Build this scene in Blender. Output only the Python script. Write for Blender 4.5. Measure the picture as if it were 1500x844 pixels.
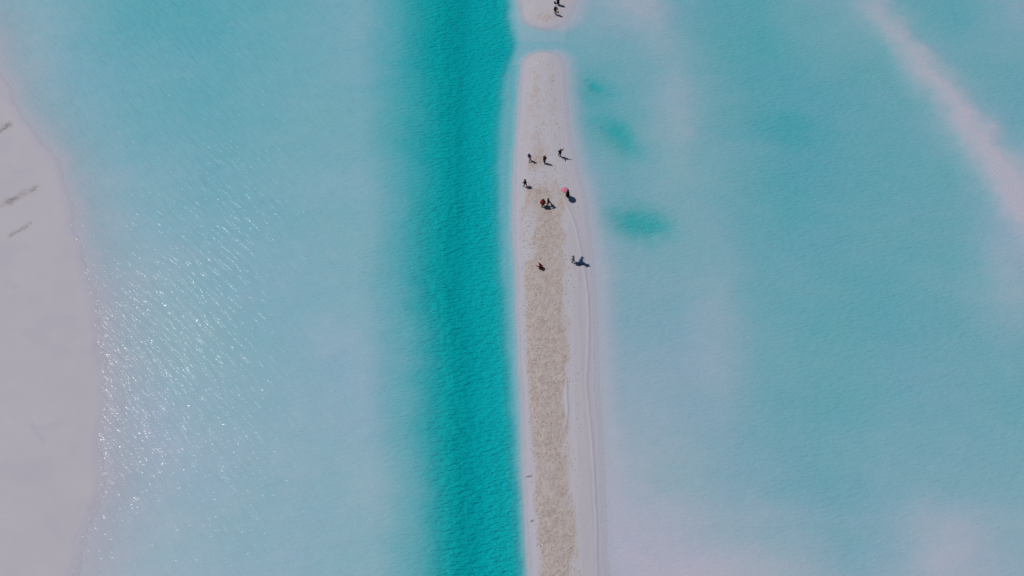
import bpy, bmesh, math, random
import numpy as np
from mathutils import Vector, Matrix

for o in list(bpy.data.objects):
    bpy.data.objects.remove(o)
scene = bpy.context.scene
col = scene.collection
R = math.radians
random.seed(7)

# ------------------------------------------------------------------ camera
CAM_H, TILT, FOC = 90.6, R(25.0), 1000.0          # a drone 90 m up, looking 25 degrees off straight down
cam_data = bpy.data.cameras.new('drone_camera')
cam_data.lens = 24.0
cam_data.sensor_width = 36.0
cam_data.clip_end = 9000.0
cam = bpy.data.objects.new('drone_camera', cam_data)
cam.location = (0, 0, CAM_H)
cam.rotation_euler = (TILT, 0, 0)
col.objects.link(cam)
scene.camera = cam

# ------------------------------------------------------------------ sky and sun
SUN_ZEN, SUN_AZ = R(35.0), R(22.0)                # azimuth measured from -X towards +Y
SUN = Vector((-math.sin(SUN_ZEN) * math.cos(SUN_AZ), math.sin(SUN_ZEN) * math.sin(SUN_AZ), math.cos(SUN_ZEN)))
world = bpy.data.worlds.new('World')
scene.world = world
world.use_nodes = True
wn = world.node_tree
sky = wn.nodes.new('ShaderNodeTexSky')
sky.sky_type = 'NISHITA'
sky.sun_disc = False
sky.sun_elevation = math.pi / 2 - SUN_ZEN
sky.sun_rotation = math.atan2(SUN.x, SUN.y) % (2 * math.pi)
sky.altitude = 3000
bg = wn.nodes['Background']
bg.inputs['Strength'].default_value = 0.05
wn.links.new(sky.outputs['Color'], bg.inputs['Color'])
sun_data = bpy.data.lights.new('sun', 'SUN')
sun_data.energy = 3.6
sun_data.angle = R(0.53)
sun_data.color = (1.0, 0.95, 0.90)
sun = bpy.data.objects.new('sun', sun_data)
sun.rotation_euler = SUN.to_track_quat('Z', 'Y').to_euler()
sun.location = SUN * 300
col.objects.link(sun)
scene.view_settings.view_transform = 'Standard'
scene.view_settings.look = 'None'
scene.view_settings.gamma = 1
scene.view_settings.use_curve_mapping = False
scene.view_settings.exposure = -0.53
scene.render.engine = 'CYCLES'
scene.cycles.use_denoising = False
scene.cycles.max_bounces = 3
scene.cycles.diffuse_bounces = 1
scene.cycles.glossy_bounces = 1
scene.cycles.transparent_max_bounces = 8
scene.cycles.sample_clamp_direct = 2.4
scene.cycles.sample_clamp_indirect = 2.0

# ------------------------------------------------------------------ helpers
def ground(u, v, z=0.0):
    """survey coordinate (a 1500 x 844 map sheet) -> metres on the lake plain"""
    X, Y = (u - 750) / FOC, (422 - v) / FOC
    d = Vector((X, math.sin(TILT) + Y * math.cos(TILT), -(math.cos(TILT) - Y * math.sin(TILT))))
    t = (CAM_H - z) / -d.z
    return Vector((d.x * t, d.y * t, z))

def survey(x, y):
    fwd = np.clip(y * math.sin(TILT) + CAM_H * math.cos(TILT), 80.0, 130.0)
    yy = (fwd - CAM_H * math.cos(TILT)) / math.sin(TILT)
    up = yy * math.cos(TILT) - CAM_H * math.sin(TILT)
    return 750 + FOC * x / fwd, 422 - FOC * up / fwd

def _hash(ix, iy, seed):
    h = (ix.astype(np.int64) * 374761393 + iy.astype(np.int64) * 668265263 + seed * 1442695041) & 0xFFFFFFFF
    h = ((h ^ (h >> 13)) * 1274126177) & 0xFFFFFFFF
    h = ((h ^ (h >> 16)) * 2246822519) & 0xFFFFFFFF
    return ((h ^ (h >> 15)) & 0xFFFFFF) / float(0xFFFFFF)

def vnoise(x, y, seed=0):
    ix, iy = np.floor(x), np.floor(y)
    fx, fy = x - ix, y - iy
    fx = fx * fx * fx * (fx * (fx * 6 - 15) + 10)
    fy = fy * fy * fy * (fy * (fy * 6 - 15) + 10)
    a, b = _hash(ix, iy, seed), _hash(ix + 1, iy, seed)
    c, d = _hash(ix, iy + 1, seed), _hash(ix + 1, iy + 1, seed)
    return (a + (b - a) * fx) * (1 - fy) + (c + (d - c) * fx) * fy

def fbm(x, y, octv=4, seed=0, gain=0.5):
    s, amp, tot = 0.0, 1.0, 0.0
    for k in range(octv):
        ca, sa = math.cos(0.6 * k), math.sin(0.6 * k)
        s = s + amp * vnoise((x * ca - y * sa) * 2 ** k, (x * sa + y * ca) * 2 ** k, seed + 17 * k)
        tot += amp
        amp *= gain
    return s / tot * 2 - 1

def sstep(a, b, x):
    t = np.clip((x - a) / (b - a), 0, 1)
    return t * t * (3 - 2 * t)

def poly_sd(poly, x, y):
    """signed distance in metres, positive inside"""
    pts = [(ground(u, v).x, ground(u, v).y) for u, v in poly]
    d2 = np.full(x.shape, 1e12)
    inside = np.zeros(x.shape, bool)
    n = len(pts)
    for i in range(n):
        ax, ay = pts[i]; bx, by = pts[(i + 1) % n]
        ex, ey = bx - ax, by - ay
        wx, wy = x - ax, y - ay
        t = np.clip((wx * ex + wy * ey) / (ex * ex + ey * ey + 1e-12), 0, 1)
        d2 = np.minimum(d2, (wx - ex * t) ** 2 + (wy - ey * t) ** 2)
        c1 = (ay > y) != (by > y)
        xi = (bx - ax) * (y - ay) / (by - ay + 1e-12) + ax
        inside ^= c1 & (x < xi)
    d = np.sqrt(d2)
    return np.where(inside, d, -d)

def line_field(pts, u, v):
    """distance to a polyline and position along it (0..1), in survey units"""
    best = np.full(u.shape, 1e9); along = np.zeros(u.shape)
    n = len(pts) - 1
    for i in range(n):
        ax, ay = pts[i]; bx, by = pts[i + 1]
        ex, ey = bx - ax, by - ay
        t = np.clip(((u - ax) * ex + (v - ay) * ey) / (ex * ex + ey * ey), 0, 1)
        d = np.hypot(u - ax - ex * t, v - ay - ey * t)
        m = d < best
        best = np.where(m, d, best); along = np.where(m, (i + t) / n, along)
    return best, along

def track(pairs):
    vs = [p[0] for p in pairs]; us = [p[1] for p in pairs]
    return lambda v: np.interp(v, vs, us)

def tag(o, label=None, cat=None, group=None, kind=None):
    if label: o['label'] = label
    if cat: o['category'] = cat
    if group: o['group'] = group
    if kind: o['kind'] = kind
    return o

def link_mesh(name, me, mat, parent=None, smooth=True):
    if mat is not None:
        me.materials.append(mat)
    if smooth:
        me.polygons.foreach_set('use_smooth', np.ones(len(me.polygons), bool))
    o = bpy.data.objects.new(name, me)
    col.objects.link(o)
    if parent is not None:
        o.parent = parent
    return o

def grid_mesh(name, X, Y, Z, attrs=None):
    ny, nx = X.shape
    me = bpy.data.meshes.new(name)
    co = np.stack([X, Y, Z], -1).reshape(-1, 3).astype(np.float32)
    idx = np.arange(nx * ny).reshape(ny, nx)
    q = np.stack([idx[:-1, :-1], idx[:-1, 1:], idx[1:, 1:], idx[1:, :-1]], -1).reshape(-1, 4)
    fill_mesh(me, co, q, attrs)
    return me

def fill_mesh(me, co, q, attrs=None):
    me.vertices.add(len(co)); me.vertices.foreach_set('co', co.ravel())
    me.loops.add(q.size); me.loops.foreach_set('vertex_index', q.ravel().astype(np.int32))
    me.polygons.add(len(q))
    me.polygons.foreach_set('loop_start', (np.arange(len(q)) * 4).astype(np.int32))
    me.polygons.foreach_set('loop_total', np.full(len(q), 4, np.int32))
    me.update(calc_edges=True)
    for k, a in (attrs or {}).items():
        at = me.attributes.new(k, 'FLOAT', 'POINT')
        at.data.foreach_set('value', a.ravel().astype(np.float32))

# ------------------------------------------------------------------ the lake: outlines and depths
SPIT = [(790, 77), (778, 80), (770, 86), (765, 97), (763, 120), (761, 150), (758, 200), (755, 250), (753, 300), (754, 350),
        (757, 400), (759, 450), (761, 500), (763, 550), (766, 600), (768, 650), (769, 700), (771, 750), (774, 800), (777, 844), (780, 930), (784, 1100),
        (896, 1100), (890, 930), (886, 844), (884, 800), (882, 750), (880, 700), (877, 650), (874, 600), (872, 550), (871, 500), (869, 450), (866, 400),
        (861, 350), (854, 300), (845, 255), (835, 215), (829, 180), (826, 140), (824, 105), (821, 90), (813, 81), (802, 77)]
ISLET = [(796, 41), (781, 38), (770, 31), (765, 22), (763, 10), (761, 0), (758, -20), (756, -50), (750, -200), (860, -200), (850, -50), (845, -20), (841, 0),
         (838, 12), (832, 24), (823, 34), (810, 40)]
FLAT = [(-900, -40), (-60, -20), (-14, 60), (4, 120), (22, 160), (44, 185), (64, 215), (86, 245), (94, 280), (106, 330), (115, 370), (127, 405), (138, 445), (147, 490),
        (151, 540), (147, 585), (144, 640), (148, 690), (146, 725), (137, 745), (122, 770), (119, 800), (108, 830), (100, 860), (80, 930), (40, 1100), (-900, 1100)]

ROWS = [
 (0,   [(-60,158),(0,142),(60,134),(120,116),(200,98),(300,93),(400,103),(500,115),(860,128),(900,128),(960,125),(1000,108),(1060,90),(1110,88),(1160,104),(1210,112),(1260,118),(1320,112),(1400,97),(1450,112),(1500,128),(1700,120)]),
 (140, [(-60,165),(0,160),(60,145),(120,124),(200,110),(300,102),(400,107),(500,115),(850,100),(900,98),(960,112),(1000,118),(1050,106),(1100,92),(1150,88),(1200,94),(1250,99),(1320,102),(1400,120),(1450,112),(1500,106),(1700,110)]),
 (280, [(0,165),(90,158),(150,140),(200,126),(300,116),(400,117),(500,120),(880,118),(920,108),(980,120),(1050,114),(1100,100),(1160,87),(1220,94),(1300,99),(1400,106),(1460,118),(1500,130),(1700,125)]),
 (420, [(100,165),(150,154),(200,147),(250,139),(300,130),(400,124),(500,124),(880,140),(920,118),(980,116),(1060,121),(1110,104),(1200,97),(1300,97),(1400,104),(1460,122),(1500,122),(1700,115)]),
 (560, [(120,165),(160,158),(200,151),(250,144),(300,138),(400,131),(500,129),(880,150),(920,136),(1000,130),(1060,126),(1110,108),(1200,99),(1300,101),(1400,107),(1500,105),(1700,105)]),
 (700, [(120,165),(160,160),(200,155),(300,143),(400,135),(500,130),(890,161),(950,150),(1000,139),(1050,128),(1100,119),(1200,104),(1250,107),(1300,114),(1400,117),(1500,117),(1700,115)]),
 (770, [(120,165),(160,160),(240,150),(340,139),(450,134),(540,128),(900,164),(980,160),(1040,149),(1100,138),(1180,125),(1240,117),(1300,125),(1350,135),(1400,139),(1500,130),(1700,125)]),
 (844, [(100,165),(160,160),(250,149),(350,139),(450,135),(540,127),(900,165),(1000,167),(1060,166),(1120,157),(1180,144),(1250,125),(1320,139),(1370,153),(1420,149),(1500,139),(1700,130)]),
 (1100,[(100,165),(160,160),(250,149),(350,139),(450,135),(540,127),(900,165),(1000,166),(1060,165),(1120,160),(1180,150),(1250,135),(1320,139),(1370,153),(1420,149),(1500,139),(1700,130)]),
]
chan_left = track([(0, 600), (140, 595), (300, 598), (420, 596), (560, 606), (700, 613), (844, 614)])
chan_right = track([(0, 741), (40, 746), (60, 750), (80, 741), (110, 733), (200, 727), (300, 725), (400, 730), (500, 737), (600, 743), (700, 750), (844, 758)])
LIN = lambda s: ((np.asarray(s) / 255 + 0.055) / 1.055) ** 2.4
K_RED = 1.91                                          # red light lost per metre of water, down and up again

TAB_D = np.linspace(2.6, 0, 300)
TAB_T = np.exp(-K_RED * TAB_D) * (1 - (0.10 + 0.45 * np.clip(TAB_D / 1.4, 0, 1))) ** 2 / 0.81
def lake(x, y):
    """bed height in metres (water level 0) and the signed distances to the dry outlines"""
    u, v = survey(x, y)
    wu = u + 9 * fbm(x / 14, y / 14, 3, 5); wv = v + 9 * fbm(x / 14, y / 14, 3, 6)
    vs = [r[0] for r in ROWS]
    tabs = [np.interp(wu, [p[0] for p in r[1]], [p[1] for p in r[1]]) for r in ROWS]
    shade = tabs[0].copy()
    for k in range(len(vs) - 1):
        t = np.clip((wv - vs[k]) / (vs[k + 1] - vs[k]), 0, 1)
        t = t * t * (3 - 2 * t)
        shade = np.where(wv >= vs[k], tabs[k] * (1 - t) + tabs[k + 1] * t, shade)
    # the submerged bar to the east, the shoals and the hollows
    bx = 10 * fbm(x / 4, y / 4, 4, 16, 0.6)
    d, t = line_field([(1215, -90), (1262, -20), (1330, 70), (1388, 140), (1440, 205), (1490, 275), (1540, 350), (1620, 480)], wu + bx, wv - bx)
    width = np.interp(t, [0, .15, .5, .8, 1], [18, 23, 32, 42, 50])
    peak = np.interp(t, [0, .12, .3, .5, 1], [138, 145, 156, 166, 170])
    shade = np.maximum(shade, shade + (peak - shade) * np.exp(-(d / width) ** 2))
    fray = 20 * fbm(x / 3.0, y / 2.2, 5, 15, 0.6)
    def blob(cu, cv, a, b, ang, amt):
        ca, sa = math.cos(R(ang)), math.sin(R(ang))
        du, dv = wu - cu + fray, wv - cv + 0.6 * fray
        p, q = (du * ca + dv * sa) / a, (-du * sa + dv * ca) / b
        return amt * np.exp(-(p * p + q * q) ** 1.3)
    shade = shade + blob(903, 198, 44, 20, 32, -36) + blob(942, 328, 50, 24, 6, -46) + blob(868, 124, 14, 5, 35, -34) + blob(872, 135, 30, 24, 30, -16)
    shade = shade + blob(1165, 195, 60, 34, 15, -8) + blob(935, 5, 60, 34, 35, 22) + blob(992, 150, 36, 90, -4, 16) + blob(1050, 500, 40, 90, -10, 8)
    shade = shade + blob(1400, 790, 70, 45, 20, 10) + blob(490, 500, 40, 30, 0, 8) + blob(1480, 400, 30, 60, -25, 14)
    shade = shade + 7 * fbm(x / 9, y / 6, 5, 11, 0.6) + 5 * fbm(x / 2.4, y / 1.1, 4, 12, 0.6)
    # the deep channel
    cl, cr = chan_left(v), chan_right(v)
    jag = 5 * fbm(x / 3.5, y / 2.2, 3, 21) + 7 * fbm(x / 14, y / 11, 2, 22)
    lo = np.where(u > 690, 5.0, 0.0)
    left_bank = 7 + (shade - 7) * np.interp(u - cl + jag * 1.5, [-68, -50, -36, -8, 18, 34, 48, 70], [1, .93, .82, .64, .42, .19, .06, 0])
    left_bank = left_bank - 7 * np.exp(-((u - cl - 80) / 22) ** 2)
    mid = 0.5 * (cl + cr)
    shade = np.where(u < mid, left_bank, shade)
    # dry land and its margins
    sd = np.maximum(poly_sd(SPIT, x, y), poly_sd(ISLET, x, y)) + 0.25 * fbm(x / 1.6, y / 3.0, 4, 31)
    sf = poly_sd(FLAT, x, y) + 0.9 * fbm(x / 3.5, y / 3.5, 5, 32, 0.6)
    gap = np.exp(-((v - 58) / 13) ** 2)
    east = sstep(800, 830, u)
    margin = (1.25 + 3.3 * east) * (1 - gap) + 1.5 * gap
    shore = np.where(u > mid, np.where(u < 830, np.where(v < 95, np.clip(118 + 12 * (v < 60), 0, 130), 96.0), shade), shade)
    shore = np.where((u > mid) & (u < 860), shore + (shade - shore) * sstep(815, 860, u), shore)
    shore = shore + (163 - shore) * sstep(-margin, 0.1, sd) ** 1.2
    bank = sstep(cr - 13, cr + 17, u + 0.6 * jag)
    shore = np.where(u > mid, 7 + (shore - 7) * bank, shore)
    shore = shore + (166 - shore) * sstep(-4.0, 0.4, sf)
    z = -np.interp(LIN(np.clip(shore, 6, 166)) / LIN(167), TAB_T, TAB_D)
    z = z - 1.0 * np.exp(-((u - cl - 82 + jag) / 20) ** 2)
    rise = 0.03 + 0.17 * sstep(0.2, 3.0, sd)
    z = np.where(sd > 0, np.maximum(z, -0.01) + (rise + 0.01) * sstep(0, 0.9, sd), z)
    zf = 0.03 + 0.03 * sstep(0, 10, sf) + 0.012 * fbm(x / 5, y / 5, 4, 44)
    z = np.where(sf > 0, np.maximum(z, -0.01) + (zf + 0.01) * sstep(0, 0.7, sf), z)
    return z, sd, sf, u, v

def axis(lo, hi, step, far):
    core = np.arange(lo, hi + step * 0.5, step)
    out, s, p = [], step, 0.0
    while p < far:
        s *= 1.35; p += s; out.append(p)
    out = np.array(out)
    return np.concatenate([lo - out[::-1], core, core[-1] + out])

# ------------------------------------------------------------------ materials
def new_mat(name):
    m = bpy.data.materials.new(name); m.use_nodes = True
    nt = m.node_tree
    for n in list(nt.nodes): nt.nodes.remove(n)
    return m, nt, nt.nodes.new('ShaderNodeOutputMaterial')

class G:
    """small node-graph helper"""
    def __init__(self, nt): self.nt = nt
    def n(self, t, **kw):
        nd = self.nt.nodes.new(t)
        for k, v in kw.items(): setattr(nd, k, v)
        return nd
    def l(self, a, b): self.nt.links.new(a, b)
    def set(self, sock, v):
        if hasattr(v, 'is_linked') or isinstance(v, bpy.types.NodeSocket): self.l(v, sock)
        else: sock.default_value = v
    def math(self, op, a, b=0.0, clamp=False):
        nd = self.n('ShaderNodeMath', operation=op, use_clamp=clamp)
        self.set(nd.inputs[0], a); self.set(nd.inputs[1], b)
        return nd.outputs[0]
    def attr(self, name): return self.n('ShaderNodeAttribute', attribute_name=name).outputs['Fac']
    def noise(self, vec, scale, detail=3.0, rough=0.55, dist=0.0):
        nd = self.n('ShaderNodeTexNoise')
        self.l(vec, nd.inputs['Vector'])
        nd.inputs['Scale'].default_value = scale; nd.inputs['Detail'].default_value = detail
        nd.inputs['Roughness'].default_value = rough; nd.inputs['Distortion'].default_value = dist
        return nd.outputs['Fac']
    def mapr(self, v, a, b, c=0.0, d=1.0):
        nd = self.n('ShaderNodeMapRange'); nd.clamp = True
        self.set(nd.inputs[0], v)
        for i, q in enumerate((a, b, c, d)): nd.inputs[i + 1].default_value = q
        return nd.outputs[0]
    def mix(self, f, a, b):
        nd = self.n('ShaderNodeMix', data_type='RGBA')
        self.set(nd.inputs[0], f)
        for s, q in ((nd.inputs[6], a), (nd.inputs[7], b)):
            if isinstance(q, bpy.types.NodeSocket): self.l(q, s)
            else: s.default_value = (*q, 1)
        return nd.outputs[2]
    def mapping(self, vec, rot=0.0, scale=(1, 1, 1)):
        nd = self.n('ShaderNodeMapping')
        self.l(vec, nd.inputs['Vector'])
        nd.inputs['Rotation'].default_value = (0, 0, rot); nd.inputs['Scale'].default_value = scale
        return nd.outputs['Vector']

def salt_material():
    m, nt, out = new_mat('salt_crust'); g = G(nt)
    P = g.n('ShaderNodeTexCoord').outputs['Object']
    big = g.noise(P, 0.16, 4); mid = g.noise(P, 1.1, 4, 0.6); fine = g.noise(P, 5.5, 4, 0.65); grit = g.noise(P, 2.6, 5, 0.7)
    salt = g.mix(g.mapr(big, 0.3, 0.7), (0.58, 0.56, 0.625), (0.605, 0.59, 0.64))
    salt = g.mix(g.mapr(mid, 0.35, 0.7, 0, 0.5), salt, (0.56, 0.555, 0.62))
    tan = g.mix(g.mapr(grit, 0.36, 0.62), (0.36, 0.285, 0.25), (0.59, 0.515, 0.49))
    tan = g.mix(g.mapr(fine, 0.30, 0.70, 0, 0.4), tan, (0.66, 0.61, 0.60))
    tan = g.mix(g.mapr(mid, 0.42, 0.66, 0, 0.5), tan, (0.63, 0.575, 0.555))
    tmask = g.math('ADD', g.attr('tan'), g.math('MULTIPLY', g.math('SUBTRACT', grit, 0.5), 1.1))
    c = g.mix(g.math('MULTIPLY', g.mapr(tmask, 0.2, 0.75), g.mapr(g.attr('tan'), 0.0, 0.15)), salt, tan)
    c = g.mix(g.attr('wet'), c, (0.565, 0.56, 0.65))
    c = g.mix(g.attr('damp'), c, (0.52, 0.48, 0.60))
    c = g.mix(g.math('MULTIPLY', g.attr('mud'), g.mapr(g.noise(P, 3.0, 4), 0.3, 0.6)), c, (0.24, 0.17, 0.14))
    b = g.n('ShaderNodeBump'); b.inputs['Distance'].default_value = 0.05
    g.set(b.inputs['Strength'], g.mapr(g.attr('tan'), 0.0, 0.8, 0.08, 0.8))
    g.l(g.math('ADD', grit, g.math('MULTIPLY', fine, 0.6)), b.inputs['Height'])
    p = g.n('ShaderNodeBsdfPrincipled')
    g.l(c, p.inputs['Base Color']); p.inputs['Roughness'].default_value = 0.85
    p.inputs['Specular IOR Level'].default_value = 0.2
    g.l(b.outputs['Normal'], p.inputs['Normal']); g.l(p.outputs[0], out.inputs['Surface'])
    return m

def bed_material():
    m, nt, out = new_mat('lake_bed_salt'); g = G(nt)
    P = g.n('ShaderNodeTexCoord').outputs['Object']
    big = g.noise(P, 0.05, 4); mid = g.noise(P, 0.5, 4, 0.6)
    sx = g.n('ShaderNodeSeparateXYZ'); g.l(P, sx.inputs[0])
    west = g.mix(g.mapr(big, 0.35, 0.65), (0.63, 0.665, 0.82), (0.63, 0.68, 0.79))
    east = g.mix(g.mapr(big, 0.35, 0.65), (0.63, 0.605, 0.755), (0.62, 0.625, 0.73))      # pinker, darker floor in the east; western glint haze painted into the bed colour
    c = g.mix(g.mapr(sx.outputs[0], -4.0, 16.0), west, east)
    c = g.mix(g.mapr(mid, 0.35, 0.7, 0, 0.3), c, (0.58, 0.59, 0.70))
    c = g.mix(g.math('MULTIPLY', g.attr('silt'), 0.5), c, (0.52, 0.60, 0.61))      # greenish silt gathered in the hollows
    c = g.mix(g.math('MULTIPLY', g.attr('crust'), 0.85), c, (0.575, 0.575, 0.675))      # the salt crust thins out away from the shores
    p = g.n('ShaderNodeBsdfPrincipled')
    g.l(c, p.inputs['Base Color']); p.inputs['Roughness'].default_value = 0.95
    p.inputs['Specular IOR Level'].default_value = 0.0
    g.l(p.outputs[0], out.inputs['Surface'])
    return m

def water_material():
    m, nt, out = new_mat('lake_water'); g = G(nt)
    P = g.n('ShaderNodeTexCoord').outputs['Object']
    sx = g.n('ShaderNodeSeparateXYZ'); g.l(P, sx.inputs[0])
    depth = g.attr('depth')
    def ripple(rot, sc, sa, d, rough=0.5):
        return g.noise(g.mapping(g.mapping(P, rot), 0.0, (sa, 1.0, 1)), sc, d, rough)
    chan = ripple(R(-7), 2.3, 0.34, 2.0, 0.62)
    west = ripple(R(40), 1.45, 0.22, 1.0, 0.5)
    mixh = g.n('ShaderNodeMix', data_type='FLOAT')
    g.l(g.mapr(sx.outputs[0], -44.0, -16.0), mixh.inputs[0]); g.l(g.math('ADD', g.math('MULTIPLY', west, 1.35), g.math('MULTIPLY', chan, 0.27)), mixh.inputs[2]); g.l(chan, mixh.inputs[3])
    height = g.math('MULTIPLY', mixh.outputs[0], g.attr('chop'))
    b1 = g.n('ShaderNodeBump'); b1.inputs['Strength'].default_value = 1.0; b1.inputs['Distance'].default_value = 0.24
    g.l(height, b1.inputs['Height'])
    b2 = g.n('ShaderNodeBump'); b2.inputs['Strength'].default_value = 1.0; b2.inputs['Distance'].default_value = 0.66
    g.l(height, b2.inputs['Height'])
    fres = g.n('ShaderNodeFresnel'); fres.inputs['IOR'].default_value = 1.33
    gl = g.n('ShaderNodeBsdfGlossy'); gl.inputs['Roughness'].default_value = 0.036; g.l(b1.outputs[0], gl.inputs['Normal'])
    tr = g.n('ShaderNodeBsdfTransparent')
    df = g.n('ShaderNodeBsdfDiffuse'); g.l(b2.outputs[0], df.inputs['Normal'])
    # light scattered back by the mineral-laden water itself: the longer its path, the less red is left
    tint = g.mix(g.mapr(depth, 0.0, 0.7), (0.45, 0.64, 0.78), (0.003, 0.69, 0.71))
    g.l(g.mix(g.mapr(depth, 1.9, 3.4), tint, (0.002, 0.55, 0.575)), df.inputs['Color'])
    body = g.n('ShaderNodeMixShader')
    g.l(g.mapr(depth, 0.0, 1.4, 0.10, 0.55), body.inputs[0])
    g.l(tr.outputs[0], body.inputs[1]); g.l(df.outputs[0], body.inputs[2])
    top = g.n('ShaderNodeMixShader')
    g.l(fres.outputs[0], top.inputs[0]); g.l(body.outputs[0], top.inputs[1]); g.l(gl.outputs[0], top.inputs[2])
    g.l(top.outputs[0], out.inputs['Surface'])
    va = g.n('ShaderNodeVolumeAbsorption')
    va.inputs['Color'].default_value = (0.0, 0.965, 0.98, 1); va.inputs['Density'].default_value = 0.8
    g.l(va.outputs[0], out.inputs['Volume'])
    return m

def cloth(name, c, rough=0.85, var=0.25):
    m, nt, out = new_mat(name); g = G(nt)
    P = g.n('ShaderNodeTexCoord').outputs['Object']
    f = g.noise(P, 9.0, 4, 0.6)
    cc = g.mix(g.mapr(f, 0.3, 0.7), tuple(q * (1 - var) for q in c), tuple(min(1, q * (1 + var)) for q in c))
    b = g.n('ShaderNodeBump'); b.inputs['Strength'].default_value = 0.4; b.inputs['Distance'].default_value = 0.01
    g.l(g.noise(P, 14.0, 3), b.inputs['Height'])
    p = g.n('ShaderNodeBsdfPrincipled'); g.l(cc, p.inputs['Base Color']); p.inputs['Roughness'].default_value = rough
    p.inputs['Specular IOR Level'].default_value = 0.2
    g.l(b.outputs[0], p.inputs['Normal']); g.l(p.outputs[0], out.inputs['Surface'])
    return m

SALT, BED, WATER = salt_material(), bed_material(), water_material()

# ------------------------------------------------------------------ lake bed, water, spit, islet, flat
xs, ys = axis(-104, 104, 0.32, 2600), axis(-9, 112, 0.32, 2600)
X, Y = np.meshgrid(xs, ys)
Z, sd, sf, u, v = lake(X, Y)
Zb = Z - 0.06 * np.maximum(sstep(-0.55, 0.1, sd), sstep(-0.55, 0.1, sf)) - np.where((sd > 0.3) | (sf > 0.3), 0.05, 0.0)
o = link_mesh('lake_bed', grid_mesh('lake_bed', X, Y, Zb, {'silt': np.clip(np.exp(-(((u - 903) / 44) ** 2 + ((v - 198) / 34) ** 2)) + np.exp(-(((u - 942) / 54) ** 2 + ((v - 328) / 28) ** 2)) + 0.8 * np.exp(-(((u - 868) / 20) ** 2 + ((v - 125) / 20) ** 2)), 0, 1), 'crust': np.maximum(sstep(-11, 0, sf), np.where(u > 800, sstep(-2.2, 0, sd), sstep(-1.0, 0, sd)))}), BED)
tag(o, 'pale salt bed of the lake under clear turquoise water', 'lake bed', kind='structure')

xs, ys = axis(-104, 104, 0.6, 2500), axis(-9, 112, 0.6, 2500)
X, Y = np.meshgrid(xs, ys)
Z, sd, sf, u, v = lake(X, Y)
ny, nx = X.shape
dep = np.maximum(-Z, 0)
chop = (0.55 + 0.45 * sstep(0.0, 0.9, dep)) * (1 + 0.25 * fbm(X / 16, Y / 9, 3, 91))   # gusts, and shallows that damp the ripples
co = np.concatenate([np.stack([X, Y, np.zeros_like(X)], -1).reshape(-1, 3), np.stack([X, Y, np.full_like(X, -6.0)], -1).reshape(-1, 3)]).astype(np.float32)
idx = np.arange(nx * ny).reshape(ny, nx); off = nx * ny
quads = [np.stack([idx[:-1, :-1], idx[:-1, 1:], idx[1:, 1:], idx[1:, :-1]], -1).reshape(-1, 4),
         np.stack([idx[:-1, :-1], idx[1:, :-1], idx[1:, 1:], idx[:-1, 1:]], -1).reshape(-1, 4) + off]
ring = np.concatenate([idx[0, :], idx[1:, -1], idx[-1, -2::-1], idx[-2:0:-1, 0]])
nxt = np.roll(ring, -1)
quads.append(np.stack([ring, ring + off, nxt + off, nxt], -1))
me = bpy.data.meshes.new('lake_water')
fill_mesh(me, co, np.concatenate(quads), {'depth': np.concatenate([dep.ravel(), dep.ravel()]), 'chop': np.concatenate([chop.ravel(), chop.ravel()])})
o = link_mesh('lake_water', me, WATER, smooth=False)
tag(o, 'rippled turquoise salt lake water with a deep teal channel', 'water', kind='structure')

tan_l = track([(150, 795), (200, 786), (240, 780), (280, 772), (310, 765), (400, 765), (500, 764), (600, 770), (700, 780), (760, 784), (844, 790), (1000, 795)])
tan_r = track([(150, 797), (200, 802), (240, 810), (280, 822), (310, 830), (400, 834), (500, 832), (600, 831), (700, 834), (760, 838), (844, 848), (1000, 852)])

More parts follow.
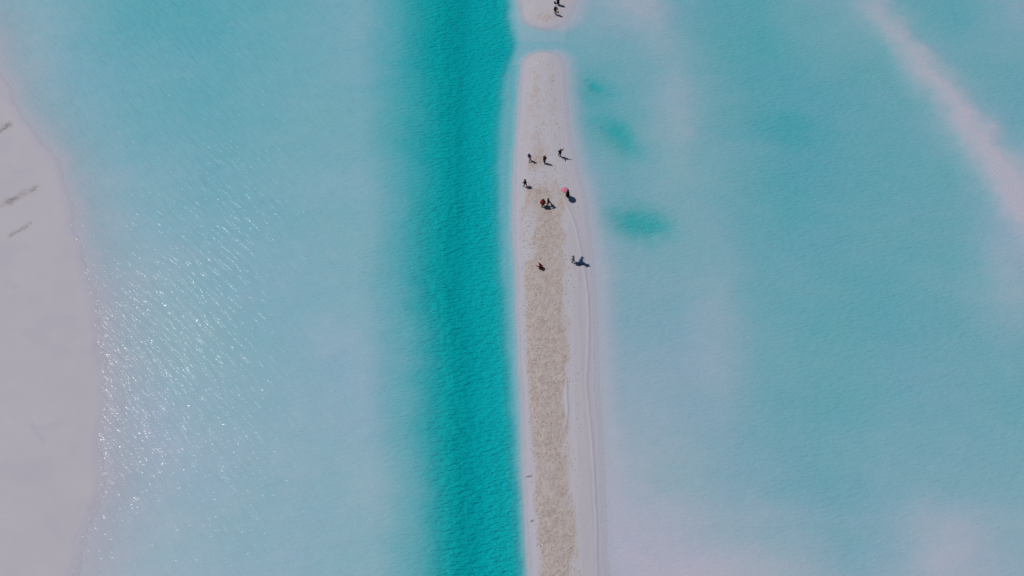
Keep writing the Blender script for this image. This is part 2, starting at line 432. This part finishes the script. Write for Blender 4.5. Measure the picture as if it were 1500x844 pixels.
def land(name, label, cat, x0, x1, y0, y1, step, which):
    xs, ys = np.arange(x0, x1, step), np.arange(y0, y1, step)
    X, Y = np.meshgrid(xs, ys)
    Z, sd, sf, u, v = lake(X, Y)
    s = sd if which == 'spit' else sf
    def blobs(*bl):
        t = np.zeros_like(X)
        for cu, cv, a_, b_ in bl:
            n1, n2 = 8 * fbm(X / 1.1, Y / 1.1, 3, 55), 8 * fbm(X / 1.1, Y / 1.1, 3, 56)
            t = np.maximum(t, np.exp(-(((u - cu + n1) / a_) ** 2 + ((v - cv + n2) / b_) ** 2) ** 1.5))
        return t
    tanm = np.zeros_like(X); mud = np.zeros_like(X); damp = np.zeros_like(X)
    if which == 'spit':
        wob = 15 * fbm(X / 1.6, Y / 3.2, 4, 51)
        full = sstep(150, 330, v)
        wob2 = 16 * fbm(X / 1.6, Y / 3.6, 4, 54)
        core = sstep(-10, 12, u - tan_l(v) + wob) * sstep(-9, 14, tan_r(v) - u + wob2)
        pale = blobs((775, 335, 12, 40), (772, 372, 16, 14), (795, 255, 20, 18))
        core = core * (1 - 0.85 * pale)
        patch = sstep(-0.12, 0.35, 0.6 * fbm(X / 0.55, Y / 0.75, 4, 52, 0.7) + 0.6 * fbm(X / 1.8, Y / 3.0, 3, 57)) * sstep(0.5, 1.8, s)
        tanm = core * np.clip(0.35 + 0.60 * full + 0.55 * fbm(X / 2.2, Y / 3.4, 4, 53, 0.6), 0, 1) * (v > 120) + 0.55 * patch * (1 - full)
        tanm = np.clip(tanm * sstep(0.3, 1.4, s), 0, 1)
        # rough crust, footprints and the low berms left along the east side
        Z = Z + tanm * (0.035 * fbm(X / 0.55, Y / 0.55, 3, 61) + 0.03 * fbm(X / 0.22, Y / 0.22, 2, 62)) + 0.008 * fbm(X / 0.5, Y / 0.9, 3, 63) * sstep(0.3, 1.0, s)
        for pts, hgt, wid in (([(826, 290), (842, 330), (853, 380), (861, 430), (863, 480), (858, 560), (864, 620), (870, 690), (873, 760), (874, 844), (876, 1000)], 0.035, 1.5),
                              ([(833, 300), (848, 350), (846, 430), (850, 520), (856, 620), (864, 720), (868, 800), (871, 1000)], 0.010, 2.4),
                              ([(829, 560), (831, 600), (828, 630)], 0.06, 1.6), ([(838, 440), (840, 560), (846, 700), (852, 844)], 0.006, 3.0)):
            d, t = line_field(pts, u + 1.2 * fbm(X / 1.2, Y / 2.0, 3, 64), v)
            Z = Z + hgt * np.exp(-(d / wid) ** 2)
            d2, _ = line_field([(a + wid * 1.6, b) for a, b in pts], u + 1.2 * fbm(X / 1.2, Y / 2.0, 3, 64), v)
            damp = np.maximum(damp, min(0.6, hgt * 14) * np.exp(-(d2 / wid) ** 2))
        feet = sstep(0.70, 0.80, vnoise(X / 0.33, Y / 0.33, 71)) * sstep(0.1, 0.5, fbm(X / 3.5, Y / 5.0, 3, 72) + 0.25)
        Z = Z - 0.03 * feet * sstep(0.8, 1.6, s) * (u < 835)
    else:
        for pts, w in (([(2, 302), (14, 296), (28, 289), (40, 281), (54, 276)], 4.2), ([(16, 346), (26, 341), (36, 334), (46, 328)], 3.4), ([(-6, 196), (4, 190), (14, 182)], 4.0), ([(-30, 230), (-12, 226)], 2.0)):
            d, t = line_field(pts, u + 2.5 * fbm(X / 0.8, Y / 0.8, 3, 81), v + 2.5 * fbm(X / 0.8, Y / 0.8, 3, 82))
            w_ = w * (0.5 + 0.7 * vnoise(X / 1.3, Y / 1.3, 83))
            k = np.exp(-(d / w_) ** 2)
            mud = np.maximum(mud, k * (0.25 + 0.6 * vnoise(X / 1.1, Y / 1.1, 84)))
            Z = Z - 0.05 * k
        for pts, w, dk in (([(50, 624), (54, 634), (64, 646)], 3.0, 0.55), ([(58, 628), (76, 624), (90, 618)], 5.0, 0.25), ([(20, 252), (45, 250)], 3.0, 0.25), ([(8, 415), (24, 420)], 4.0, 0.3), ([(70, 760), (90, 790)], 8.0, 0.2)):
            d, t = line_field(pts, u + 4 * fbm(X / 1.0, Y / 1.0, 3, 85), v)
            damp = np.maximum(damp, dk * np.exp(-(d / w) ** 2))
        damp = np.maximum(damp, 0.35 * sstep(0.2, 0.7, fbm(X / 7, Y / 4, 4, 86)))
    Z = Z + 0.004 - 0.025 * (1 - sstep(-1.0, -0.45, s))
    keep = s > -1.0
    me = bpy.data.meshes.new(name)
    idx = np.arange(X.size).reshape(X.shape)
    q = np.stack([idx[:-1, :-1], idx[:-1, 1:], idx[1:, 1:], idx[1:, :-1]], -1).reshape(-1, 4)
    q = q[keep.ravel()[q].all(1)]
    used = np.unique(q); remap = np.zeros(X.size, np.int64); remap[used] = np.arange(len(used))
    co = np.stack([X, Y, Z], -1).reshape(-1, 3)[used].astype(np.float32)
    fill_mesh(me, co, remap[q], {'tan': tanm.ravel()[used], 'mud': mud.ravel()[used], 'damp': damp.ravel()[used], 'wet': (1 - sstep(0.0, 1.6, s)).ravel()[used]})
    o = link_mesh(name, me, SALT)
    tag(o, label, cat, kind='structure')
    return o

a, b = ground(784, 900), ground(800, 72)
land('salt_spit', 'long narrow tan and white salt spit along the teal channel', 'salt spit', -1.5, 16.5, -8.0, b.y + 1.0, 0.11, 'spit')
land('salt_islet', 'rounded tip of pale salt bar beyond the narrow gap', 'salt bar', -1.5, 16.5, ground(800, 44).y, 118.0, 0.14, 'spit')
land('salt_flat', 'smooth dry lilac grey salt flat along the shallow lake edge', 'salt flat', -104.0, -50.0, -9.0, 90.0, 0.25, 'flat')

def surface_z(u_, v_):
    p = ground(u_, v_)
    z, sd, sf, _, _ = lake(np.array([p.x]), np.array([p.y]))
    return Vector((p.x, p.y, float(z[0]) + 0.012))

# ------------------------------------------------------------------ salt clods (uncountable)
ico = bmesh.new(); bmesh.ops.create_icosphere(ico, subdivisions=1, radius=1.0)
iv = np.array([tuple(q.co) for q in ico.verts]); itri = np.array([[q.index for q in f.verts] for f in ico.faces]); ico.free()
rng = np.random.default_rng(4)
n = 16000
uu = rng.uniform(755, 850, n); vv = rng.uniform(85, 900, n)
pts = np.array([tuple(ground(a, b)) for a, b in zip(uu, vv)])
z, sdv, _, uq, vq = lake(pts[:, 0], pts[:, 1])
intan = (uq > tan_l(vq) - 3) & (uq < tan_r(vq) + 2) & (sdv > 0.5)
keep = np.where(intan & (vq > 200), rng.uniform(0, 1, n) < 0.42, (rng.uniform(0, 1, n) < 0.10) & (sdv > 0.6))
pts, z = pts[keep], z[keep]
V, F = [], []
for k in range(len(pts)):
    r = 0.025 + 0.075 * rng.random() ** 4
    w = iv * (r * (0.7 + 0.6 * rng.random((len(iv), 1)))) * np.array([1.0 + 0.5 * rng.random(), 1.0, 0.55])
    an = rng.uniform(0, 6.28); ca, sa = math.cos(an), math.sin(an)
    w = np.stack([w[:, 0] * ca - w[:, 1] * sa, w[:, 0] * sa + w[:, 1] * ca, w[:, 2]], 1) + np.array([pts[k, 0], pts[k, 1], z[k] + 0.02 + r * 0.2])
    F.append(itri + len(V) * len(iv)); V.append(w)
me = bpy.data.meshes.new('salt_clods')
me.from_pydata(np.concatenate(V).tolist(), [], np.concatenate(F).tolist())
CLOD = cloth('clod_salt', (0.62, 0.56, 0.54), 0.9, 0.2)
o = link_mesh('salt_clods', me, CLOD, smooth=False)
tag(o, 'loose crumbs of salt crust strewn over the spit', 'salt crumbs', kind='stuff')
#PEOPLE#
# ------------------------------------------------------------------ people
def skin_mat(name, c):
    return cloth(name, c, 0.55, 0.06)
SKINS = [skin_mat('skin_light', (0.50, 0.31, 0.22)), skin_mat('skin_tanned', (0.36, 0.20, 0.13))]
LIP = skin_mat('lip_skin', (0.36, 0.13, 0.11))
EYE = cloth('eye_dark', (0.02, 0.015, 0.012), 0.2, 0.0)
HAIR = cloth('hair_black', (0.012, 0.010, 0.009), 0.5, 0.3)
SHOE = cloth('shoe_leather', (0.02, 0.018, 0.018), 0.6, 0.2)
C = {k: cloth('cloth_' + k, c) for k, c in {
    'navy': (0.014, 0.016, 0.075), 'grey': (0.30, 0.30, 0.34), 'brown': (0.045, 0.022, 0.018), 'black': (0.012, 0.012, 0.016),
    'umber': (0.035, 0.020, 0.024), 'red': (0.22, 0.014, 0.016), 'olive': (0.022, 0.032, 0.024), 'white': (0.72, 0.71, 0.73),
    'crimson': (0.17, 0.010, 0.020), 'blue': (0.030, 0.13, 0.36), 'ash': (0.19, 0.18, 0.20), 'bag': (0.13, 0.065, 0.035), 'pink': (0.72, 0.22, 0.34),
    'maroon': (0.11, 0.014, 0.024)}.items()}
METAL = cloth('umbrella_steel', (0.35, 0.35, 0.36), 0.35, 0.05)
to_bake = []

def skinned(name, chains, mat, parent=None, sub=1):
    """chains: list of (root points graph) -> one smooth tapered surface grown round a skeleton"""
    V, E, Rr, roots = [], [], [], []
    for verts, edges in chains:
        base = len(V); roots.append(base)
        for p, r in verts: V.append(p); Rr.append(r)
        E += [(a + base, b + base) for a, b in edges]
    me = bpy.data.meshes.new(name)
    me.from_pydata([tuple(p) for p in V], E, [])
    o = bpy.data.objects.new(name, me); col.objects.link(o)
    me.materials.append(mat)
    o.modifiers.new('skin', 'SKIN').use_smooth_shade = True
    for k, r in enumerate(Rr):
        sv = me.skin_vertices[0].data[k]
        sv.radius = r if isinstance(r, tuple) else (r, r)
        sv.use_root = k in roots
    ss = o.modifiers.new('sub', 'SUBSURF'); ss.levels = sub; ss.render_levels = sub
    if parent is not None: o.parent = parent
    to_bake.append(o)
    return o

def path(pts):
    return pts, [(i, i + 1) for i in range(len(pts) - 1)]

def lathe(name, prof, n, mat, parent, fold=0.0, cut=None, centre=(0, 0), lobes=9):
    V, F = [], []
    for k, (r, z) in enumerate(prof):
        for i in range(n):
            a = 2 * math.pi * i / n
            rr = r * (1 + fold * (k / (len(prof) - 1)) * math.sin(lobes * a + 0.7))
            V.append((centre[0] + rr * math.cos(a), centre[1] + rr * math.sin(a), z))
    for k in range(len(prof) - 1):
        for i in range(n):
            j = (i + 1) % n
            F.append((k * n + i, k * n + j, (k + 1) * n + j, (k + 1) * n + i))
    me = bpy.data.meshes.new(name); me.from_pydata(V, [], F)
    o = link_mesh(name, me, mat, parent)
    s = o.modifiers.new('thick', 'SOLIDIFY'); s.thickness = 0.012
    return o

def head_mesh(skin):
    bm = bmesh.new()
    bmesh.ops.create_uvsphere(bm, u_segments=28, v_segments=20, radius=1.0)
    for w in bm.verts:
        x, y, z = w.co
        q = Vector((x * 0.074, y * 0.094, z * 0.116))
        if z < -0.2: q.x *= 1 + 0.30 * (z + 0.2); q.y += 0.012 * (-z - 0.2)       # jaw and chin
        if y > 0.2:
            q.y += 0.024 * math.exp(-(q.x / 0.013) ** 2 - ((q.z + 0.012) / 0.022) ** 2)   # nose
            for s in (-1, 1): q.y -= 0.011 * math.exp(-((q.x - s * 0.030) / 0.014) ** 2 - ((q.z - 0.010) / 0.011) ** 2)   # eye sockets
            q.y += 0.005 * math.exp(-(q.x / 0.024) ** 2 - ((q.z + 0.055) / 0.010) ** 2)   # lips
        for s in (-1, 1): q.x += s * 0.018 * math.exp(-((q.y + 0.008) / 0.016) ** 2 - ((q.z) / 0.026) ** 2) * (1 if s * x > 0.8 else 0)   # ears
        w.co = q
    for f in bm.faces:
        c = f.calc_center_median()
        f.smooth = True
        f.material_index = 1 if (c.y > 0.05 and abs(c.x) < 0.024 and abs(c.z + 0.055) < 0.010) else 0
    return bm

def add_person(feet, label, yaw, top, legs, shoes=SHOE, skin=0, hair='short', hip=(8, -8), knee=(6, 10), lean=4, arm=((8, 10, 20), (8, -6, 15)),
               scale=1.12, extra=None, hat=None, head_tilt=0):
    g0 = surface_z(*feet)
    lean_r = R(lean)
    pel = Vector((0, 0, 0))
    up = Vector((0, math.sin(lean_r), math.cos(lean_r)))
    waist, chest, neck = pel + up * 0.14, pel + up * 0.36, pel + up * 0.52
    hd = neck + Vector((0, math.sin(lean_r * 0.6 + R(head_tilt)), math.cos(lean_r * 0.6 + R(head_tilt)))) * 0.15
    J = {}
    for k, s in enumerate((-1, 1)):
        a, kb = R(hip[k]), R(knee[k])
        h = pel + Vector((s * 0.095, 0, -0.03))
        kn = h + Vector((s * 0.03, math.sin(a), -math.cos(a))).normalized() * 0.42
        an = kn + Vector((s * 0.01, math.sin(a - kb), -math.cos(a - kb))).normalized() * 0.41
        J['leg', s] = (h, kn, an, an + Vector((s * 0.02, 0.15, -0.055)))
        f, ab, el = arm[k]
        sh = neck - up * 0.055 + Vector((s * 0.185, 0, 0))
        d1 = Vector((s * math.sin(R(abs(ab) if abs(ab) > 4 else 8)), math.sin(R(f)) * math.cos(R(ab)), -math.cos(R(f)) * math.cos(R(ab)))).normalized()
        eb = sh + d1 * 0.28
        d2 = Vector((d1.x * 0.45, math.sin(R(f + el)), -math.cos(R(f + el)))).normalized()
        J['arm', s] = (sh, eb, eb + d2 * 0.245, d2)
    low = min(J['leg', s][2].z for s in (-1, 1)) - 0.085
    shift = Vector((0, -0.5 * (J['leg', -1][2].y + J['leg', 1][2].y), -low))
    S = lambda p: p + shift
    for key in list(J):
        t = J[key]; J[key] = tuple(S(p) if i < (4 if key[0] == 'leg' else 3) else p for i, p in enumerate(t))
    pel, waist, chest, neck, hd = map(S, (pel, waist, chest, neck, hd))
    # body: trunk and limbs are one skinned skeleton; fingers are short chains rooted in the palms
    vs = [(pel, (0.15, 0.115)), (waist, (0.125, 0.095)), (chest, (0.15, 0.105)), (neck - up * 0.05, (0.085, 0.075)), (neck + (hd - neck) * 0.45, 0.052)]
    es = [(0, 1), (1, 2), (2, 3), (3, 4)]
    for s in (-1, 1):
        h, kn, an, toe = J['leg', s]; b = len(vs)
        vs += [(h + Vector((0, 0, -0.05)), 0.085), (kn, 0.056), (kn + (an - kn) * 0.3, 0.056), (an, 0.038), (toe, (0.036, 0.024))]
        es += [(0, b), (b, b + 1), (b + 1, b + 2), (b + 2, b + 3), (b + 3, b + 4)]
        sh, eb, wr, d = J['arm', s]; b = len(vs)
        vs += [(sh, 0.055), (eb, 0.040), (eb + (wr - eb) * 0.3, 0.040), (wr, 0.025), (wr + d * 0.075, (0.036, 0.016))]
        es += [(2, b), (b, b + 1), (b + 1, b + 2), (b + 2, b + 3), (b + 3, b + 4)]
    chains = [(vs, es)]
    for s in (-1, 1):
        sh, eb, wr, d = J['arm', s]
        side = d.cross(Vector((s, 0, 0.2))).normalized(); nrm = side.cross(d).normalized()
        palm = wr + d * 0.07
        for q, ln in zip((-1.5, -0.5, 0.5, 1.5), (0.060, 0.075, 0.080, 0.070)):
            a0 = palm + side * q * 0.019
            chains.append(path([(a0, 0.0095), (a0 + d * ln * 0.55 + nrm * 0.006, 0.009), (a0 + d * ln * 0.9 + nrm * 0.024, 0.0075)]))
        a0 = wr + d * 0.03 + side * 0.028
        chains.append(path([(a0, 0.011), (a0 + d * 0.035 + side * 0.025, 0.010), (a0 + d * 0.065 + side * 0.028 + nrm * 0.012, 0.008)]))
    body = skinned('person', chains, SKINS[skin], None)
    body['_head'] = tuple(hd); body['_tilt'] = lean_r * 0.6 + R(head_tilt)
    body.data.materials.append(LIP)
    # clothing
    jv = [(pel - up * 0.06, (0.20, 0.17)), (waist, (0.19, 0.16)), (chest, (0.205, 0.155)), (neck - up * 0.05, (0.10, 0.09)), (neck + up * 0.015, 0.07)]
    je = [(0, 1), (1, 2), (2, 3), (3, 4)]
    for s in (-1, 1):
        sh, eb, wr, d = J['arm', s]; b = len(jv)
        jv += [(sh, 0.092), (eb, 0.076), (wr - d * 0.02, 0.060)]
        je += [(2, b), (b, b + 1), (b + 1, b + 2)]
    skinned('jacket', [(jv, je)], top, body)
    tv = [(pel, (0.165, 0.13))]; te = []
    for s in (-1, 1):
        h, kn, an, toe = J['leg', s]; b = len(tv)
        tv += [(h + Vector((0, 0, -0.05)), 0.115), (kn, 0.095), (an + Vector((0, 0, 0.03)), 0.082)]
        te += [(0, b), (b, b + 1), (b + 1, b + 2)]
    skinned('trousers', [(tv, te)], legs, body)
    for s in (-1, 1):
        h, kn, an, toe = J['leg', s]
        f0 = Vector((an.x, an.y, an.z - 0.03))
        skinned('shoe', [path([(f0 + Vector((0, -0.05, -0.02)), (0.046, 0.036)), (f0 + Vector((0, 0.06, -0.02)), (0.050, 0.034)), (f0 + Vector((s * 0.01, 0.17, -0.028)), (0.042, 0.024))])], shoes, body)
    # hair: a cap, longer at the back where it is long
    T = Matrix.Translation(hd) @ Matrix.Rotation(-(lean_r * 0.6 + R(head_tilt)), 4, 'X')
    bm = bmesh.new(); bmesh.ops.create_uvsphere(bm, u_segments=24, v_segments=16, radius=1.0)
    bmesh.ops.delete(bm, geom=[w for w in bm.verts if (w.co.y > 0.45 and w.co.z < 0.45) or w.co.z < (-0.75 if hair == 'long' else -0.45)], context='VERTS')
    for w in bm.verts:
        x, y, z = w.co
        k = 1.0 + 0.05 * math.sin(9 * x + 4 * z) * math.sin(7 * y)
        w.co = Vector((x * 0.087 * k, y * 0.108 * k - 0.004, z * 0.128 * k + 0.004))
        if hair == 'long' and z < -0.2: w.co.z -= 0.22 * (-z - 0.2); w.co.y -= 0.02
    for f in bm.faces: f.smooth = True
    bm.transform(T)
    me = bpy.data.meshes.new('hair'); bm.to_mesh(me); bm.free()
    ho = link_mesh('hair', me, HAIR, body)
    ho.modifiers.new('thick', 'SOLIDIFY').thickness = 0.012
    for s in (-1, 1):
        bm = bmesh.new(); bmesh.ops.create_uvsphere(bm, u_segments=10, v_segments=8, radius=0.011)
        bm.transform(T @ Matrix.Translation((s * 0.030, 0.079, 0.010)))
        me = bpy.data.meshes.new('eye'); bm.to_mesh(me); bm.free()
        link_mesh('eye', me, EYE, body)
    info = dict(pel=pel, waist=waist, chest=chest, neck=neck, hd=hd, J=J)
    if extra: extra(body, info)
    body.location = g0; body.rotation_euler = (0, 0, R(yaw)); body.scale = (scale,) * 3
    tag(body, label, 'person', 'people standing about on the salt spit')
    info['M'] = Matrix.Translation(g0) @ Matrix.Rotation(R(yaw), 4, 'Z') @ Matrix.Scale(scale, 4)
    return body, info

def skirt(mat, hem=0.30, z=0.22, name='long_skirt', fold=0.10):
    def f(body, i):
        w = i['waist']
        lathe(name, [(0.15, w.z + 0.02), (0.185, w.z - 0.18), (0.5 * (0.19 + hem), 0.5 * (w.z - 0.15 + z)), (hem, z)], 36, mat, body, fold, centre=(w.x, w.y))
    return f
def cape(mat):
    def f(body, i):
        n = i['neck']
        lathe('shawl', [(0.075, n.z + 0.03), (0.20, n.z - 0.05), (0.30, n.z - 0.28), (0.37, n.z - 0.58)], 36, mat, body, 0.09, centre=(n.x, n.y))
    return f

P = {}
P['navy'] = add_person((775.5, 236), 'person in navy jacket and pale grey trousers in the row of three across the spit', 150, C['navy'], C['grey'], hip=(20, -14), knee=(8, 14), arm=((18, 12, 30), (-10, 10, 20)))
P['brown'] = add_person((797, 240.5), 'person in dark brown jacket and black trousers in the middle of the row of three', -20, C['brown'], C['black'], hip=(10, -8), lean=7)
P['raised'] = add_person((819.5, 229.5), 'person all in black raising both arms near the eastern shore', 200, C['black'], C['black'], arm=((150, 30, 40), (120, 35, 70)), hip=(6, -6), hair='long')
P['umber'] = add_person((769.5, 274), 'person in dark plum brown clothes alone near the western shore', 60, C['umber'], C['umber'], hip=(12, -10), lean=10, arm=((12, 8, 18), (4, 8, 12)))
P['pink'] = add_person((831.8, 289), 'person in black dress holding a pink umbrella', 72, C['black'], C['black'], hair='long', arm=((20, 10, 95), (8, 8, 15)), extra=skirt(C['black'], 0.27, 0.30))
P['red'] = add_person((794, 303.2), 'person in wide dark red shawl and dark olive trousers', -70, C['red'], C['olive'], extra=cape(C['red']), hip=(8, -6), arm=((20, 25, 50), (20, 25, 60)))
P['stride'] = add_person((803.8, 300.8), 'person in black with legs apart beside the red shawl', 110, C['black'], C['black'], hip=(24, -22), knee=(8, 14), lean=8, arm=((25, 14, 40), (-18, 10, 20)))
P['crouch'] = add_person((791.5, 394), 'person in crimson jacket crouching on the tan crust', 55, C['crimson'], C['crimson'], hip=(100, 112), knee=(128, 138), lean=38, arm=((55, 12, 40), (60, 12, 45)), head_tilt=10)
P['ash'] = add_person((839.5, 384.8), 'person in ash grey jacket beside the bright blue coat', 80, C['ash'], C['ash'], hair='long', hip=(8, -8), arm=((16, 8, 60), (12, 8, 40)))
P['blue'] = add_person((849.8, 385.2), 'person in long bright blue coat', 240, C['blue'], C['blue'], hair='long', extra=skirt(C['blue'], 0.30, 0.12, 'coat_skirt', 0.06), arm=((14, 10, 30), (14, 10, 30)))
P['islet'] = add_person((817.3, 8.8), 'person in dark navy clothes on the salt bar beyond the gap', 30, C['navy'], C['navy'], hip=(7, -6), extra=skirt(C['navy'], 0.24, 0.35))
P['carry'] = add_person((813.3, 21.6), 'person in dark brown jacket carrying a brown bag on the salt bar', 170, C['brown'], C['brown'], hip=(12, -12), arm=((12, 34, 10), (12, 10, 10)))

# --------------------------------------------------------------- things they carry or have put down
def tube(name, a, b, r0, r1, mat, parent, n=10):
    a, b = Vector(a), Vector(b); d = (b - a)
    bm = bmesh.new()
    bmesh.ops.create_cone(bm, cap_ends=True, segments=n, radius1=r0, radius2=r1, depth=d.length)
    bm.transform(Matrix.Translation((a + b) / 2) @ d.to_track_quat('Z', 'Y').to_matrix().to_4x4())
    me = bpy.data.meshes.new(name); bm.to_mesh(me); bm.free()
    return link_mesh(name, me, mat, parent)

def empty(name, loc, rz=0.0):
    e = bpy.data.objects.new(name, None); e.location = loc; e.rotation_euler = (0, 0, rz); e.empty_display_size = 0.2
    col.objects.link(e)
    return e

body, inf = P['pink']
hand = inf['M'] @ (inf['J']['arm', -1][2] + inf['J']['arm', -1][3] * 0.07)
umb = empty('umbrella', hand)
tag(umb, 'open pink umbrella held over the person in black dress', 'umbrella')
apex = Vector((-0.12, 0.06, 0.76)); axis_ = apex.normalized()
Q = axis_.to_track_quat('Z', 'Y').to_matrix().to_4x4()
V, F, nr, ns = [], [], 6, 48
for k in range(nr + 1):
    t = k / nr
    for i in range(ns):
        a = 2 * math.pi * i / ns
        sag = 1 - 0.07 * t * abs(math.sin(4 * a)) ** 1.0
        V.append((0.55 * t * sag * math.cos(a), 0.55 * t * sag * math.sin(a), -0.20 * t * t + 0.02 * t * abs(math.sin(4 * a))))
for k in range(nr):
    for i in range(ns):
        j = (i + 1) % ns
        F.append((k * ns + i, k * ns + j, (k + 1) * ns + j, (k + 1) * ns + i))
me = bpy.data.meshes.new('canopy'); me.from_pydata(V, [], F)
me.transform(Matrix.Translation(apex) @ Q)
cano = link_mesh('canopy', me, C['pink'], umb); cano.modifiers.new('thick', 'SOLIDIFY').thickness = 0.004
tube('shaft', axis_ * -0.16, apex + axis_ * 0.05, 0.008, 0.007, METAL, umb)
tube('handle', axis_ * -0.22, axis_ * -0.06, 0.016, 0.016, SHOE, umb)
for k in range(8):
    a = math.pi / 4 * k
    end = Vector((0.52 * math.cos(a), 0.52 * math.sin(a), -0.195))
    tube('rib', Matrix.Translation(apex) @ Q @ Vector((0, 0, -0.02)), Matrix.Translation(apex) @ Q @ end, 0.004, 0.003, METAL, umb, 6)

def soft_box(name, size, mat, parent, loc=(0, 0, 0), bev=0.04):
    bm = bmesh.new(); bmesh.ops.create_cube(bm, size=1.0)
    for w in bm.verts:
        k = 0.86 if w.co.z > 0 else 1.0
        w.co = Vector((w.co.x * size[0] * k, w.co.y * size[1] * k, w.co.z * size[2]))
    bmesh.ops.bevel(bm, geom=bm.edges[:], offset=bev, segments=3, affect='EDGES')
    bm.transform(Matrix.Translation(loc))
    me = bpy.data.meshes.new(name); bm.to_mesh(me); bm.free()
    return link_mesh(name, me, mat, parent)
def strap(name, a, b, h, mat, parent):
    a, b = Vector(a), Vector(b)
    pts = [a + (b - a) * (k / 10) + Vector((0, 0, h * math.sin(math.pi * k / 10))) for k in range(11)]
    V, F = [], []
    sd_ = (b - a).cross(Vector((0, 0, 1))).normalized() * 0.015
    for p in pts: V += [tuple(p - sd_), tuple(p + sd_)]
    for k in range(10): F.append((2 * k, 2 * k + 1, 2 * k + 3, 2 * k + 2))
    me = bpy.data.meshes.new(name); me.from_pydata(V, [], F)
    o = link_mesh(name, me, mat, parent); o.modifiers.new('thick', 'SOLIDIFY').thickness = 0.008
    return o

body, inf = P['carry']
hand = inf['M'] @ (inf['J']['arm', -1][2] + inf['J']['arm', -1][3] * 0.09)
bag = empty('hand_bag', hand)
soft_box('pouch', (0.36, 0.20, 0.28), C['bag'], bag, (0, 0, -0.24))
strap('strap', (-0.11, 0, -0.12), (0.11, 0, -0.12), 0.12, C['bag'], bag)
soft_box('clasp', (0.06, 0.03, 0.05), METAL, bag, (0, -0.10, -0.20), 0.008)
tag(bag, 'brown bag hanging from the hand of a person on the salt bar', 'bag')

body, inf = P['stride']
J = inf['J']; hp = inf['M'] @ (inf['pel'] + Vector((0.27, 0.02, -0.02)))
bag = empty('shoulder_bag', hp)
soft_box('pouch', (0.16, 0.30, 0.30), C['white'], bag)
strap('strap', (-0.02, -0.11, 0.13), (-0.06, 0.11, 0.13), 0.50, C['white'], bag)
soft_box('flap', (0.168, 0.306, 0.12), C['white'], bag, (0, 0, 0.10), 0.03)
tag(bag, 'white shoulder bag at the hip of the person in black with legs apart', 'bag')

g0 = surface_z(812.6, 6.4)
bp = empty('backpack', g0, 0.6)
soft_box('main_pouch', (0.34, 0.24, 0.46), C['maroon'], bp, (0, 0, 0.225), 0.07)
soft_box('front_pocket', (0.26, 0.10, 0.22), C['maroon'], bp, (0, -0.14, 0.14), 0.03)
for s in (-1, 1): strap('shoulder_strap', (s * 0.09, 0.10, 0.06), (s * 0.09, 0.12, 0.40), 0.02, C['black'], bp)
strap('carry_loop', (-0.05, 0.08, 0.44), (0.05, 0.08, 0.44), 0.05, C['black'], bp)
tag(bp, 'dark maroon backpack standing on the salt bar beyond the gap', 'backpack')

TWIG = cloth('driftwood', (0.16, 0.125, 0.075), 0.9, 0.35)
def twig(u_, v_, rz, ln, forks, label):
    e = empty('driftwood_twig', surface_z(u_, v_) + Vector((0, 0, 0.02)), rz)
    pts = [(Vector((-ln / 2 + ln * k / 5, 0.04 * math.sin(k * 1.9), 0.015 + 0.02 * (k % 2))), 0.035 * (1 - 0.13 * k)) for k in range(6)]
    skinned('stem', [path(pts)], TWIG, e)
    for k, an, l2 in forks:
        p = pts[k][0]; d = Vector((math.cos(an), math.sin(an), 0.22))
        skinned('branch', [path([(p, 0.022), (p + d * l2 * 0.5 + Vector((0.01, 0.02, 0)), 0.016), (p + d * l2, 0.007)])], TWIG, e)
    tag(e, label, 'driftwood', 'twigs lying on the spit')
twig(775, 698.5, 0.05, 0.85, ((2, 1.3, 0.28), (3, 0.9, 0.42), (4, -0.6, 0.22)), 'longer forked driftwood twig with three branches on the pale western shore')
twig(779.5, 763, 0.5, 0.55, ((2, 1.5, 0.24), (3, -0.8, 0.2)), 'shorter driftwood twig with two branches at the edge of the tan crust')

# grow the skins into plain meshes
bpy.context.view_layer.update()
dg = bpy.context.evaluated_depsgraph_get()
for o in to_bake:
    me = bpy.data.meshes.new_from_object(o.evaluated_get(dg))
    mats = [m for m in o.data.materials]
    if '_head' in o:
        bm = bmesh.new(); bm.from_mesh(me)
        hb = head_mesh(None); hb.transform(Matrix.Translation(Vector(o['_head'])) @ Matrix.Rotation(-o['_tilt'], 4, 'X'))
        tmp = bpy.data.meshes.new('tmp'); hb.to_mesh(tmp); hb.free()
        bm.from_mesh(tmp); bpy.data.meshes.remove(tmp)
        bm.to_mesh(me); bm.free()
        del o['_head']; del o['_tilt']
    o.modifiers.clear()
    o.data = me
    if len(me.materials) == 0:
        for m in mats: me.materials.append(m)
